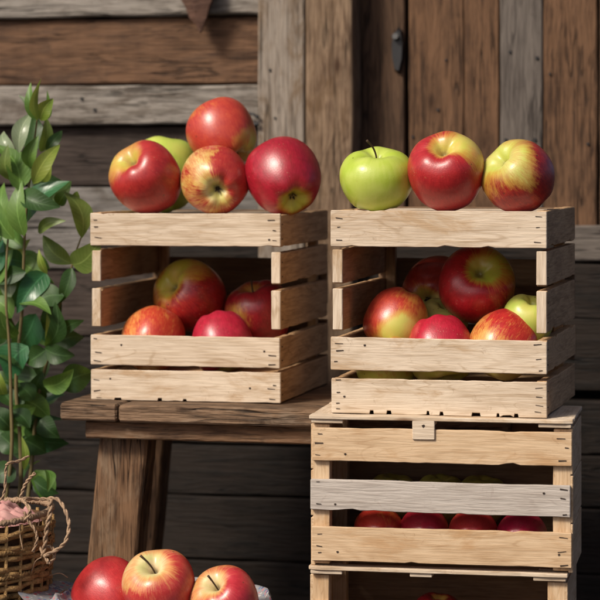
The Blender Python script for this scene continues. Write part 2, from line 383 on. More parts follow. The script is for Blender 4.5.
# right crate: same build, one crate-depth nearer
dep = (pr-CAM).dot(FW)*189.4/206.8
def ydep(u, depth):
    d = FW + RT*((u-300)/FPX); return CAM.y+d.y*depth
YR2 = ydep(546, dep)
qr = at(546.5, 418.3, YR2); ql = at(332, 411.8, YR2); qt = at(546.5, 211.5, YR2)
W2 = qr.x-ql.x; H2 = qt.z-qr.z
xR = (qr.x+ql.x)/2; BZ2 = qr.z
crate_r = display_crate((xR, YR2, BZ2), 0, W2, D1, H2, 'open-fronted pale crate atop the stack of three, a bright green apple on its lid', 23,
                        [(at(u0, 410, YR2).x-xR, at(u1, 410, YR2).x-xR, .004) for u0, u1 in ((370, 373.5), (387, 391), (427, 429), (440, 443), (472, 480), (497, 499), (514.5, 518))], TI2)
print('W1 %.3f H1 %.3f W2 %.3f H2 %.3f bz %.3f bz2 %.3f yr2 %.3f' % (W1, H1, W2, H2, BZ, BZ2, YR2))

# slatted crates below
def slat_crate(loc, rz, W, D, H, label, seed, slats, lid, mats, postx=0., top_tab=True):
    rr = random.Random(seed)
    c = empty('slatted_crate', loc, rz, label, 'crate', 'slatted crates stacked below the right display crate')
    FT, PS = .006, .017
    for sx in (-1, 1):
        for yy in (FT+PS/2+.0003, D-FT-PS/2-.0003):
            board('corner_post', H-.004, PS+.002, PS, (sx*(W/2-PS/2-.002-postx), yy, H/2), 'zx', HONEY, c, rough=.0012, seg=.015, tilt=(0, 0, rr.uniform(-.006, .006)),
                  staples=None)
    for (a, b), m in zip(slats, mats):
        h = (b-a)*H; z = (a+b)/2*H
        board('front_slat', W, h, FT, (rr.uniform(-.001, .001), FT/2, z), 'xz', m, c, rough=.0012, seg=.008, chips=.0022, staples=staple_rows(W, h, n=3, rnd=rr), tilt=(0, 0, rr.uniform(-.004, .004)))
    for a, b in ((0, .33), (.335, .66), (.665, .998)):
        board('back_slat', W, (b-a)*H, FT, (0, D-FT/2, (a+b)/2*H), 'xz', SHADE_WOOD, c, rough=.0006, seg=.02)
    for sx in (-1, 1):
        for a, b in ((0, .335), (.345, .665), (.675, .99)):
            board('side_slat', D-2*FT-.001, (b-a)*H, .005, (sx*(W/2-.001), D/2, (a+b)/2*H), 'yz', HONEY, c, rough=.0008, seg=.015)
    for k in range(4):
        d = (D-.02)/4
        board('floor_slat', W-.014, d-.004, .005, (0, .01+d*(k+.5), .020), 'xy', PALE_SIDE, c, seg=.03)
    if lid:                                                 # thin frame lying on the top edge, tab nailed over the front
        board('lid_frame', W+.004, .022, .0045, (0, .008, H+.0068), 'xy', PALE, c, rough=.0014, seg=.01, chips=.002)
        board('lid_frame', W+.004, .022, .0045, (0, D-.012, H+.0068), 'xy', PALE, c, rough=.0014, seg=.01)
        for sx in (-1, 1):
            board('lid_frame', D-.045, .034, .0045, (sx*(W/2-.015), D/2, H+.0068), 'xy' if False else 'yx', PALE, c, rough=.0014, seg=.01)
        for sx in (-1, 1):
            board('lid_block', .036, .018, .0045, (sx*(W/2-.018), .0085, H+.0022), 'xy', PALE, c, rough=.0008, seg=.006)
        board('lid_block', .025, .018, .0045, (-.018, .0085, H+.0022), 'xy', PALE, c, rough=.0008, seg=.006)
        if top_tab:
            board('lid_tab', .025, .0245, .0025, (-.018, -.0016, H-.0035), 'xz', PALE, c, rough=.0012, seg=.005, staples=(STAPLE, [(0, .003, .003, .003, .5)]))
    return c
AX['yx'] = Matrix(((0, -1, 0), (1, 0, 0), (0, 0, 1)))
YM = YR2-.006; RZM = R_(3.0)
mr = at(571.5, 432.0, YM); ml = at(311, 426, YM-.015)
WM = (mr-ml).length*.998; DM = .15
HM = BZ2-.0095-(.68-.68) - (at(571, 574, YM).z)
mz = at(571, 574, YM).z
mc = Vector(((mr.x+ml.x)/2, (mr.y+ml.y)/2, mz))
HM = BZ2-.0095-mz
S = lambda v0, v1: ((at(571, v1, YM).z-mz)/HM, (at(571, v0, YM).z-mz)/HM)
crate_m = slat_crate(mc, RZM, WM, DM, HM, 'honey slatted crate with a whitewashed middle slat, middle of the stack of three', 5,
                     [S(533.5, 568.5), S(486, 517), S(433, 466.5)], True, [HONEY, GREYW, HONEY])
HB = mz-.0095
crate_b = slat_crate((mc.x-.004, mc.y+.004, 0), RZM, WM*.985, DM, HB, 'lowest slatted crate of the stack, mostly cut off below, one dim apple inside', 9,
                     [(.0, .2), (.32, .55), (.68, .855)], True, [HONEY, HONEY, PALE], postx=.0, top_tab=False)
print('HM %.3f WM %.3f HB %.3f mz %.3f' % (HM, WM, HB, mz))

# ------------------------------------------------------------------ bench
bz = BZ-.0006
bl = at(59.5, 402, -.048); YBF = -.048; YBB = .30
bx0 = bl.x; bx1 = at(528, 402, .1).x
bench = empty('wooden_bench', ((bx0+bx1)/2, .12, 0), 0, 'dark worn timber bench carrying the left crate', 'bench')
bo = Vector(((bx0+bx1)/2, .12, 0))
TT = .021
xe = at(117, 405, YBF).x
yy = [YBF, .075, .19, YBB]
for k in range(3):
    w_ = yy[k+1]-yy[k]
    if k == 0:
        board('top_board', xe-bx0-.0012, w_-.002, TT, Vector(((bx0+xe)/2-.0006, (yy[k]+yy[k+1])/2, bz-TT/2))-bo, 'xy', BENCH_EDGE, bench, rough=.0018, ch=.0022, seg=.012)
        board('top_board', bx1-xe-.0012, w_-.002, TT, Vector(((bx1+xe)/2+.0006, (yy[k]+yy[k+1])/2, bz-TT/2-.0004))-bo, 'xy', BENCH_EDGE, bench, rough=.0018, ch=.0022, seg=.012)
    else:
        board('top_board', bx1-bx0-.014*k, w_-.003, TT, Vector(((bx1+bx0)/2+.016*k, (yy[k]+yy[k+1])/2, bz-TT/2))-bo, 'xy', BENCH, bench, rough=.0016, ch=.002, seg=.02)
ax0 = at(86, 425, YBF+.02).x; AH = .0215
for y_ in (YBF+.028, YBB-.03):
    board('apron', bx1-ax0-.03, AH, .022, Vector(((bx1+ax0-.03)/2, y_, bz-TT-AH/2-.0012))-bo, 'xz', BENCH, bench, rough=.0012, ch=.0015, seg=.015)
for x_ in (ax0+.012, bx1-.05):
    board('apron', YBB-YBF-.09, AH-.002, .02, Vector((x_, (YBB+YBF)/2, bz-TT-AH/2-.0012))-bo, 'yz', BENCH, bench, rough=.0012)
def leg(x_, y_, w, d, lean):
    H = bz-TT-AH*.12
    o = board('leg', H, w, d, Vector((x_, y_, H/2))-bo, 'zx', BENCH, bench, rough=.0016, ch=.003, seg=.015)
    me = o.data
    for v in me.vertices:                                    # splay outward towards the foot, tapering up
        t = .5-v.co.x/H
        v.co.y += lean*t; v.co.z *= 1.0+.08*t
    return o
lx = at(123, 450, YBF+.045).x
leg(lx+.004, YBF+.062, .062, .042, -.036)
leg(lx-.036, .255, .046, .042, -.036)
leg(bx1-.06, YBF+.062, .062, .042, .02); leg(bx1-.06, .22, .06, .042, .02)

# ------------------------------------------------------------------ apples
PROF = [(0, .60), (.05, .615), (.12, .70), (.22, .82), (.36, .905), (.52, .92), (.70, .845), (.86, .68), (.965, .44), (1.0, .16), (.985, -.12), (.92, -.40), (.80, -.65), (.64, -.83), (.48, -.905), (.34, -.89), (.22, -.815), (.11, -.74), (0, -.715)]
def apple_mesh(name, seed, taper=.0, squat=1., lobes=.026, lop=.05, mats=None):
    NS, NR = 72, 6
    pr_ = spline([(r, 0, z) for r, z in PROF], NR)
    bm = bmesh.new(); rings = []
    o1 = seed*3.17
    for p in pr_:
        if p.x < 1e-6 or p is pr_[0] or p is pr_[-1]:
            rings.append([bm.verts.new((0, 0, p.z*squat))]); continue
        rg = []
        for k in range(NS):
            a = 2*math.pi*k/NS; ca, sa = math.cos(a), math.sin(a)
            low = max(0., min(1., (.55-p.z)/1.4))
            f = 1+lobes*math.cos(5*a+seed)*low*p.x - taper*low*low + taper*.12
            f += lop*(nz(ca*.9+o1, sa*.9, p.z*.7))
            z = p.z*squat
            ft = max(0., min(1., (p.z-.25)/.6)); ft = ft*ft*(3-2*ft)*min(1, p.x/.3); fb = max(0., min(1., (-.3-p.z)/.55)); fb = fb*fb*(3-2*fb)*min(1, p.x/.35)
            z += ft*(.05*nz(ca*1.1+o1+9, sa*1.1, .3) + .018*math.cos(5*a+seed)) + fb*.03*math.cos(5*a+seed)
            z += lop*.9*ca*p.x*.35
            rg.append(bm.verts.new((p.x*f*ca, p.x*f*sa, z)))
        rings.append(rg)
    for i in range(len(rings)-1):
        A, B = rings[i], rings[i+1]
        for k in range(NS):
            if len(A) == 1: bm.faces.new((A[0], B[k], B[(k+1) % NS]))
            elif len(B) == 1: bm.faces.new((A[(k+1) % NS], A[k], B[0]))
            else: bm.faces.new((A[k], B[k], B[(k+1) % NS], A[(k+1) % NS]))
    bmesh.ops.recalc_face_normals(bm, faces=bm.faces)
    return bm
def apple_mat(seed, bdir, cover, base, base2, red, red2, streak=.5, soft=.42, green_top=.8, green_bot=.6, speck=.28, rough=.36, patch=None):
    w = NT('apple_skin'); tc = w.t.nodes.new('ShaderNodeTexCoord'); P = tc.outputs['Object']
    so = (seed*1.7, seed*2.3, seed*.9)
    Pn = w.vmath('NORMALIZE', P); Ps = w.vmath('ADD', P, so)
    sep = w.n('ShaderNodeSeparateXYZ'); w.set(sep.inputs[0], P)
    x, y, z = sep.outputs
    rxy = w.math('SQRT', w.math('ADD', w.math('MULTIPLY', x, x), w.math('MULTIPLY', y, y)))
    inv = w.math('DIVIDE', 1., w.math('MAXIMUM', rxy, .05))
    cx = w.n('ShaderNodeCombineXYZ'); w.set(cx.inputs[0], w.math('MULTIPLY', x, inv)); w.set(cx.inputs[1], w.math('MULTIPLY', y, inv)); w.set(cx.inputs[2], w.math('MULTIPLY', z, .22))
    mer = w.vmath('ADD', cx.outputs[0], so)
    st = w.noise(mer, 9, 3, .6, .15); st2 = w.noise(mer, 26, 3, .65, .1)
    big = w.noise(Ps, 1.5, 2, .5); blot = w.noise(Ps, 5, 4, .6)
    d = w.vmath('DOT_PRODUCT', Pn, tuple(bdir))
    f = w.math('MULTIPLY_ADD', d, .42, cover)
    f = w.math('ADD', f, w.math('MULTIPLY', w.math('SUBTRACT', big, .5), .7))
    f = w.math('ADD', f, w.math('MULTIPLY', w.math('SUBTRACT', st, .5), streak*1.0))
    f = w.math('ADD', f, w.math('MULTIPLY', w.math('SUBTRACT', st2, .5), streak*1.1))
    st3 = w.noise(mer, 55, 2, .6); f = w.math('ADD', f, w.math('MULTIPLY', w.math('SUBTRACT', st3, .5), streak*.7))
    f = w.math('ADD', f, w.math('MULTIPLY', w.math('SUBTRACT', blot, .5), .30))
    top = w.math('MULTIPLY', w.smooth(rxy, .62, .16), w.math('GREATER_THAN', z, 0.)); bot = w.math('MULTIPLY', w.smooth(rxy, .60, .18), w.math('LESS_THAN', z, 0.))
    f = w.math('SUBTRACT', f, w.math('MULTIPLY', top, green_top)); f = w.math('SUBTRACT', f, w.math('MULTIPLY', bot, green_bot))
    if patch:
        for (pd, ps, amt) in patch:                         # skin patches of another ripeness
            pdot = w.vmath('DOT_PRODUCT', Pn, tuple(pd)); pdot = w.math('ADD', pdot, w.math('MULTIPLY', w.math('SUBTRACT', blot, .5), .12))
            f = w.math('ADD', f, w.math('MULTIPLY', w.smooth(pdot, ps-.24, ps+.14), amt))
    m = w.smooth(f, .46-soft, .46+soft)
    cb = w.mix(w.smooth(w.math('ADD', big, w.math('MULTIPLY', st, .3)), .45, .85), base, base2)
    cr = w.mix(w.smooth(w.math('ADD', w.math('MULTIPLY', st2, .6), w.math('MULTIPLY', blot, .5)), .38, .72), red, red2)
    col = w.mix(m, cb, cr)
    mid = w.math('MULTIPLY', w.math('MULTIPLY', m, w.math('SUBTRACT', 1., m)), 1.5)
    col = w.mix(mid, col, [(base2[0]+red[0])*.55, (base2[1]*.45+red[1]*.55), red[2]*.8])
    vo = w.n('ShaderNodeTexVoronoi', Scale=13.); w.set(vo.inputs['Vector'], Ps)
    sc = w.n('ShaderNodeSeparateColor'); w.set(sc.inputs[0], vo.outputs['Color'])
    dots = w.math('MULTIPLY', w.smooth(vo.outputs['Distance'], w.math('MULTIPLY_ADD', sc.outputs[0], .12, .13), .07), w.math('GREATER_THAN', sc.outputs[1], .35))
    dots = w.math('MULTIPLY', dots, w.smooth(w.noise(Ps, 2.6, 2, .5), .35, .65)); col = w.mix(w.math('MULTIPLY', dots, speck), col, (.62, .48, .28))
    vb = w.n('ShaderNodeTexVoronoi', Scale=2.3); w.set(vb.inputs['Vector'], w.vmath('ADD', Ps, (3.3, 1.1, 7.7))); sb = w.n('ShaderNodeSeparateColor'); w.set(sb.inputs[0], vb.outputs['Color'])
    spot = w.math('MULTIPLY', w.smooth(vb.outputs['Distance'], w.math('MULTIPLY_ADD', sb.outputs[0], .06, .05), .035), w.math('GREATER_THAN', sb.outputs[1], .45))
    col = w.mix(w.math('MULTIPLY', spot, .8), col, (.07, .03, .015))
    scuff = w.smooth(w.noise(w.vmath('MULTIPLY', Ps, (1, 1, 2.2)), 7, 5, .7, .8), .62, .72); col = w.mix(w.math('MULTIPLY', scuff, .28), col, (.40, .25, .10))
    rus = w.math('MULTIPLY', w.smooth(w.math('ADD', rxy, w.math('MULTIPLY', w.math('SUBTRACT', st2, .5), .16)), .17, .05), .75)
    col = w.mix(rus, col, (.16, .12, .04))
    w.bump(w.math('ADD', w.noise(Ps, 30, 2, .5), w.math('MULTIPLY', st2, .4)), .06, .03)
    w.out(col, w.math('MULTIPLY_ADD', blot, .16, rough-.08), .5)
    w.b.inputs['Subsurface Weight'].default_value = .0
    w.b.inputs['Coat Weight'].default_value = .22; w.b.inputs['Coat Roughness'].default_value = .25
    return w.m

YG = (.55, .56, .10); YL = (.68, .52, .17); GR = (.36, .50, .045); OR_ = (.62, .26, .06)
RD = (.46, .022, .022); RDD = (.22, .008, .012); RO = (.55, .075, .028); CRIM = (.36, .012, .028); CRD = (.16, .005, .012)
def apple(u, v, r, y, axis, bdir, cover, label, seed, base=YG, base2=YL, red=RD, red2=RDD, squat=1., taper=.06, stem=True, cal=True, group='apples piled on and in the crates', spin=0., stem_lean=(.2, .1), ns=1, lop=.04, **kw):
    p = at(u, v, y); rad = r*mpp(p)
    ax = camdir(axis); q = Vector((0, 0, 1)).rotation_difference(ax)
    M = q.to_matrix() @ Matrix.Rotation(spin, 3, 'Z')
    loc = lambda a: (M.transposed() @ camdir(a))
    rest = kw.pop('rest', None); pk = kw.pop('patch', None)
    if pk: kw['patch'] = [(loc(a), s, amt) for a, s, amt in pk]
    mat = apple_mat(seed, loc(bdir), cover, base, base2, red, red2, **kw)
    o = from_bm('apple', apple_mesh('apple', seed, taper=taper, squat=squat, lop=lop), mat, None, True)
    o.matrix_world = Matrix.Translation(p) @ M.to_4x4() @ Matrix.Scale(rad, 4)
    if rest is not None:
        mz_ = min((o.matrix_world @ v_.co).z for v_ in o.data.vertices); o.matrix_world = Matrix.Translation((0, 0, rest-mz_)) @ o.matrix_world
    tag(o, label, 'apple', group)
    if stem:
        for k in range(ns):
            bm = bmesh.new(); lx_, ly_ = stem_lean if k == 0 else (stem_lean[0]+.35, stem_lean[1]+.05)
            pts = spline([(0, 0, .55), (lx_*.15, ly_*.15, .75), (lx_*.5, ly_*.5, .95), (lx_*1.1, ly_*1.1, 1.13)], 4)
            n_ = len(pts); bm_tube(bm, pts, [.024+.016*(i/n_)**3 for i in range(n_)], 7)
            from_bm('stem', bm, STEM, o, True)
    if cal:
        bm = bmesh.new()
        for k in range(5):
            a = 2*math.pi*k/5+.3; c_, s_ = math.cos(a), math.sin(a)
            vs = [bm.verts.new(t) for t in ((c_*.02-s_*.035, s_*.02+c_*.035, -.70), (c_*.02+s_*.035, s_*.02-c_*.035, -.70), (c_*.08+s_*.03, s_*.08-c_*.03, -.775), (c_*.11, s_*.11, -.84), (c_*.08-s_*.03, s_*.08+c_*.03, -.775))]
            bm.faces.new(vs)
        bm_tube(bm, [(0, 0, -.69), (0, 0, -.745)], [.05, .028], 8)
        from_bm('calyx', bm, CALYX, o)
    return o

# --- on the left crate's lid
apple(147, 176, 35, .052, (-.50, .62, .60), (.35, -.2, .75), .82, 'red apple with a pale yellow shoulder at the left end of the left crate lid', 1, rest=BZ+H1-.0031, red=(.42, .03, .025), red2=(.30, .016, .016), base2=(.60, .46, .18), squat=1.0, lop=.012, taper=.03, stem=False, green_top=.25, streak=.25, patch=[((-.75, .55, .35), .86, -.3)])
apple(163, 172, 36.5, .142, (.1, .9, -.3), (-.5, -.6, -.5), -.25, 'yellow-green apple half hidden behind the leftmost red apple on the left crate lid', 2, rest=BZ+H1-.0031, base=(.37, .50, .06), base2=(.48, .54, .10), streak=.1)
apple(223, 134.5, 34, .112, (-.45, .72, -.45), (-.2, .1, .8), .85, 'orange-red apple on top of the pile on the left crate', 3, red=(.48, .06, .03), red2=(.38, .03, .022), base2=(.68, .40, .12), squat=1.0, streak=.35, green_bot=.9, patch=[((-.5, .75, .4), .8, -.25), ((.72, -.42, .55), .86, -.75)])
apple(215.5, 179.5, 34.3, .05, (-.12, .3, -.95), (.55, .1, .0), .60, 'cream and red streaked apple showing its dark blossom end, front of the left crate lid', 4, rest=BZ+H1-.0031, base=(.58, .52, .15), base2=(.66, .53, .26), red=(.44, .045, .03), red2=(.32, .018, .018), streak=.6, soft=.3, green_bot=.5, squat=.96, taper=.02,
      patch=[((.66, .35, .66), .80, .5), ((-.85, -.35, .3), .75, .3), ((-.1, .55, .8), .92, -.15)])
apple(284, 172.5, 37, .06, (-.3, .62, -.72), (-.3, .6, .5), .98, 'deep crimson apple with a yellow hollow, right end of the left crate lid', 5, rest=BZ+H1-.0031, red=CRIM, red2=(.24, .008, .014), squat=1.02, taper=.06, lop=.05, streak=.3, green_bot=1.0, base=(.42, .44, .05), base2=(.48, .36, .06))
# --- inside the left crate
apple(191.5, 297, 35.5, .115, (-.62, .42, .66), (.55, -.25, .5), .75, 'large red apple with a yellow stem hollow at the back of the left crate', 6, red=(.44, .025, .02), red2=(.25, .01, .012), base=(.52, .50, .05), base2=(.66, .46, .13), streak=.55, stem=False, green_top=.75, speck=.7, patch=[((-.05, .9, .45), .86, -.6)])
apple(153, 341, 31.5, .052, (.1, .6, -.7), (.4, .3, .5), .52, 'small orange-streaked apple at the front left inside the left crate', 7, red=(.52, .07, .03), red2=(.42, .03, .02), base=(.68, .46, .16), base2=(.70, .38, .12), streak=.85, stem=False)
apple(222, 342, 31, .055, (.2, -.8, .3), (0, .6, .6), 1.05, 'crimson apple at the front middle inside the left crate', 8, red=(.44, .018, .045), red2=(.30, .01, .026), streak=.5, stem=False, speck=.5)
apple(259, 315, 33, .125, (-.25, .92, .25), (.4, .2, .6), .9, 'dark red apple with an upright stem at the right inside the left crate', 9, red=(.34, .015, .022), red2=(.2, .008, .012), streak=.4, green_top=.3, stem_lean=(.05, .05), patch=[((-.5, -.1, .8), .88, -.35)])
# --- on the right crate's lid
y0 = YR2
apple(377, 184.5, 37.5, y0+.055, (-.02, .93, .30), (.0, -.9, -.5), -.35, 'bright green apple with a thin dark stem on the right crate lid', 10, rest=BZ2+H2-.0031, base=(.36, .47, .04), base2=(.47, .55, .10), squat=.80, taper=.06, streak=.08, green_top=.2, stem_lean=(-.22, -.1), speck=.45)
apple(446.5, 177, 38.5, y0+.05, (-.12, .72, .66), (-.1, -.35, .6), .95, 'largest red apple with a yellow-green cheek, middle of the right crate lid', 11, rest=BZ2+H2-.0031, red=(.42, .022, .024), red2=(.30, .013, .016), base=(.46, .44, .07), base2=(.62, .42, .12), squat=.99, taper=.08, streak=.5, green_top=.85, stem=False, patch=[((.62, .62, .42), .88, -.9), ((-.85, -.05, .5), .82, -.1)])
apple(519.5, 181.5, 36.5, y0+.055, (-.62, .60, .45), (.75, -.15, .1), .42, 'yellow-green apple with red flanks at the right end of the right crate lid', 12, rest=BZ2+H2-.0031, base=(.46, .50, .09), base2=(.56, .52, .16), red=(.36, .022, .016), red2=(.20, .008, .010), squat=.92, taper=.12, lop=.06, streak=.6, soft=.55, green_top=.25, stem=False, patch=[((-.6, -.6, .5), .74, .6), ((.15, -.95, .3), .7, .45), ((.95, .15, .2), .50, .5), ((.0, .25, .96), .86, -.3)])
# --- inside the right crate
apple(476, 286, 38.5, y0+.11, (.08, .48, .78), (-.55, -.05, .6), .70, 'largest red apple with a green stem hollow inside the right crate', 13, red=(.44, .016, .022), red2=(.30, .01, .014), base=(.38, .44, .04), base2=(.52, .42, .07), squat=.95, streak=.65, stem=False, speck=.6, green_top=.95, patch=[((.5, .62, .6), .88, -.45)])
apple(396.5, 319, 31.5, y0+.075, (-.35, -.75, .2), (-.5, .5, .3), .55, 'orange-red apple with a round yellow patch at the left inside the right crate', 14, red=(.50, .06, .03), red2=(.36, .025, .018), base=(.55, .55, .11), base2=(.62, .5, .12), stem=False, streak=.3, patch=[((.05, -.35, .93), .90, -1.0)])
apple(440.5, 349, 34, y0+.046, (.15, -.85, .3), (0, .7, .6), .8, 'crimson speckled apple at the front middle inside the right crate', 15, red=(.46, .016, .04), red2=(.32, .01, .024), base=(.46, .42, .05), streak=.5, stem=False, speck=.6, green_bot=.2, patch=[((-.1, -.95, .4), .45, -1.2)])
apple(504, 343, 33.5, y0+.055, (-.45, -.6, .45), (.3, .7, .4), .52, 'red and cream streaked apple at the front right inside the right crate', 16, red=(.47, .03, .025), red2=(.34, .014, .016), base=(.70, .55, .18), base2=(.62, .48, .12), streak=.7, stem=False, patch=[((-.5, -.1, .85), .9, -.3), ((0, -.95, .4), .5, -.9)])
apple(436, 292, 35, y0+.19, (.3, .2, -.8), (-.3, .4, .5), .6, 'dim orange-red apple behind the largest red apple inside the right crate', 17, red=(.42, .04, .022), red2=(.3, .02, .014), stem=False, patch=[((.2, -.8, .6), .7, -.8)])
apple(527, 322, 26, y0+.075, (.2, .8, .3), (0, -1, 0), -.3, 'pale green apple half hidden behind the right corner inside the right crate', 18, base=(.38, .48, .08), base2=(.52, .52, .12), streak=.1, stem=False)
apple(440, 326, 26, y0+.135, (.2, .8, .3), (0, -1, 0), -.2, 'light green apple glimpsed low between three red apples inside the right crate', 19, base=(.48, .5, .12), base2=(.55, .5, .14), streak=.1, stem=False)
apple(386, 366, 30, y0+.045, (-.2, .9, .1), (0, .7, .2), .1, 'yellow apple seen through the lower gap at the left of the right crate', 20, base=(.42, .40, .05), base2=(.5, .42, .07), red=(.4, .06, .03), stem=False)
# --- in the slatted crates
yM = YM+.040
for i, (u, t, r, kw, lab) in enumerate(((380, 508.5, 25, dict(red=(.50, .04, .018), red2=(.40, .02, .015), cover=.72, patch=[((.2, .75, .6), .9, -.35)]), 'orange-flushed apple leftmost of four showing through the middle crate gap'),
        (425, 509.5, 24.5, dict(red=(.38, .012, .03), red2=(.28, .008, .018), cover=1.1), 'plain crimson apple second from the left in the middle crate gap'),
        (473, 512, 25, dict(red=(.40, .025, .025), red2=(.30, .012, .016), cover=.72, streak=.8), 'yellow-streaked red apple third from the left in the middle crate gap'),
        (521, 514.5, 25.5, dict(red=(.34, .008, .04), red2=(.24, .006, .024), cover=1.15), 'purplish crimson apple rightmost of four in the middle crate gap'))):
    apple(u, t+r*.93, r, yM, (.2*(i-1.5), .2, -.9), (0, .5, .6), kw.pop('cover'), lab, 30+i, stem=False, cal=False, **kw)
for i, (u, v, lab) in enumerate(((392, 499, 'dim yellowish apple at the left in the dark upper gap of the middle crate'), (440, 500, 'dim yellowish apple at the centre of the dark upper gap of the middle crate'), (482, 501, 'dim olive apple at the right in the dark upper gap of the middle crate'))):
    apple(u, v, 25, YM+.10, (.1, .9, .1), (0, -.7, 0), .05, lab, 40+i, base=(.22, .20, .035), base2=(.26, .21, .04), red=(.2, .04, .025), stem=False, cal=False)  # skin colours lowered to stand in for shade inside the crate
apple(437, 620, 26, YM+.06, (.1, .9, .1), (0, .5, .5), .95, 'dark red apple just showing inside the lowest crate', 45, red=(.3, .012, .018), stem=False, cal=False)
# --- in the wire basket
YF = ydep(165, 2.66)
G2 = 'apples heaped in the wire basket'
apple(112, 597, 36.5, YF+.03, (-.5, .4, -.5), (-.2, .3, .7), 1.0, 'rosy red apple at the left of the wire basket', 50, red=(.50, .035, .035), red2=(.38, .02, .022), streak=.4, stem=False, group=G2)
apple(160, 588, 37, YF-.01, (-.18, .78, .58), (.6, -.3, .3), .66, 'pink and cream apple with a thin curved stem in the middle of the wire basket', 51, red=(.50, .05, .04), red2=(.40, .025, .025), base=(.55, .50, .20), base2=(.72, .55, .32), squat=.93, streak=.45, soft=.38, green_top=.55, stem_lean=(-.3, .12), ns=1, group=G2, patch=[((.1, .35, .9), .9, -.12), ((-.5, -.75, .4), .7, .4)])
apple(226, 602.5, 34.5, YF-.005, (-.35, .70, .55), (.5, .1, .3), .68, 'streaked pink apple with a short stem at the right of the wire basket', 52, red=(.47, .03, .04), red2=(.36, .016, .025), base=(.58, .50, .20), base2=(.70, .52, .30), squat=.95, streak=.55, green_top=.7, stem_lean=(-.1, .1), group=G2)

# ------------------------------------------------------------------ wire basket lined with cloth
def cloth_mat(name, cols, scale, gcol):
    w = NT(name); tc = w.t.nodes.new('ShaderNodeTexCoord'); P = tc.outputs['Object']
    vo = w.n('ShaderNodeTexVoronoi', Scale=scale); w.set(vo.inputs['Vector'], P)
    sc = w.n('ShaderNodeSeparateColor'); w.set(sc.inputs[0], vo.outputs['Color'])
    c = gcol
    for i, k in enumerate(cols):
        c = w.mix(w.math('MULTIPLY', w.smooth(vo.outputs['Distance'], .5, .38), w.math('COMPARE', sc.outputs[0], (i+.5)/(len(cols)+1), .5/(len(cols)+1))), c, k)
    wv = w.noise(P, 900, 2, .5); w.bump(wv, .3, .0008)
    return w.out(w.mix(w.math('MULTIPLY', wv, .4), c, (.3, .3, .3)) if not isinstance(c, tuple) else c, .9, .1)
FLORAL = cloth_mat('floral_cloth', [(.42, .05, .07), (.06, .09, .2), (.50, .47, .45), (.10, .15, .26), (.45, .16, .18)], 190, (.24, .24, .25))
bc = at(161, 600, YF); bR = 106*mpp(bc); rimz = at(70, 598.5, YF).z
wb = empty('wire_basket', (bc.x, YF+.01, 0), 0, 'round wire basket lined with floral cloth, heaped with red apples', 'basket')
def ring(r, z, n=48, wob=0): return [(r*math.cos(2*math.pi*k/n), r*math.sin(2*math.pi*k/n), z+wob*math.sin(3*2*math.pi*k/n)) for k in range(n+1)]
bm = bmesh.new(); bm_tube(bm, ring(bR*1.005, rimz+.005), .0018, 8); bm_tube(bm, ring(bR*.985, rimz-.012), .0015, 6); from_bm('rim', bm, WIRE, wb)
bm = bmesh.new()
for k in range(5): bm_tube(bm, ring(bR*(.95-.09*k), rimz-.03-(rimz-.035)*k/4), .0012, 6)
for k in range(36):
    a = 2*math.pi*k/36; c_, s_ = math.cos(a), math.sin(a)
    bm_tube(bm, [(bR*c_, bR*s_, rimz), (bR*.95*c_, bR*.95*s_, rimz-.03), (bR*.59*c_, bR*.59*s_, .003)], .001, 5)
from_bm('wire_mesh', bm, WIRE, wb)
def lining():
    bm = bmesh.new(); N, K = 90, 22; rings = []
    for j in range(K+1):
        t = j/K; rg = []
        for k in range(N):
            a = 2*math.pi*k/N; lobe = max(0., -math.cos(a))**3; wv = .0025*math.sin(9*a+2)+.0015*math.sin(17*a)+.006*nz(3*math.cos(a), 3*math.sin(a), 1.5)
            if t < .3:   s = t/.3; r = bR*(1.03+.34*lobe*(1-s))+wv*1.2; z = rimz-.026+s*.024+lobe*.040*(1-s)+wv*.8*(1-s)
            elif t < .45: s = (t-.3)/.15; r = bR*(1.03-.06*s)+wv*(1-s)*.8; z = rimz-.002+.010*math.sin(s*math.pi)+wv*.5
            else: s = (t-.45)/.55; r = bR*.97*(1-s)+.0001; z = rimz+.002-.030*math.sin(s*math.pi/2)+wv*.5*(1-s)
            rg.append(bm.verts.new((r*math.cos(a), r*math.sin(a), z)))
        rings.append(rg)
    for j in range(K):
        for k in range(N): bm.faces.new((rings[j][k], rings[j][(k+1) % N], rings[j+1][(k+1) % N], rings[j+1][k]))
    bmesh.ops.recalc_face_normals(bm, faces=bm.faces); return bm
o = from_bm('floral_cloth', lining(), FLORAL, None, True); o.location = (bc.x, YF+.01, 0)
tag(o, 'red, white and blue floral cloth lining the wire basket under its apples', 'cloth')

# ------------------------------------------------------------------ woven shopping basket at the left edge
WICK = wood('woven_fibre', (.42, .255, .10), (.14, .07, .026), fig=.2, fibre=.7, blotch=.5, knots=0, rough=.65, bump=.8, scale=1.5)
CORD = wood('pale_cord', (.44, .30, .19), (.22, .13, .075), fig=.1, fibre=.6, blotch=.4, knots=0, rough=.75, bump=.8, scale=2)
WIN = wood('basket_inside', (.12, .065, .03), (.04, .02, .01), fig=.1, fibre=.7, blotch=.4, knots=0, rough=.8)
PINK = cloth_mat('pink_cloth', [(.62, .32, .28), (.52, .2, .18)], 60, (.58, .27, .24))
YK = ydep(0, 2.72)
kc = at(-14, 540, YK); kz = at(0, 513, YK).z
kR, kRy = 64*mpp(kc), .085
kb = empty('woven_basket', (kc.x, YK, 0), 0, 'brown woven basket with twisted cord handles at the left edge, pink cloth inside', 'basket')
def ell(a, z, k=1.): return Vector((kR*k*math.cos(a), kRy*k*math.sin(a), z))
def rad_at(t): return .80+.2*t
bm = bmesh.new()                                              # woven body: many thin strands going in and out of the uprights
NS = 26; zb = .004
rows = 34
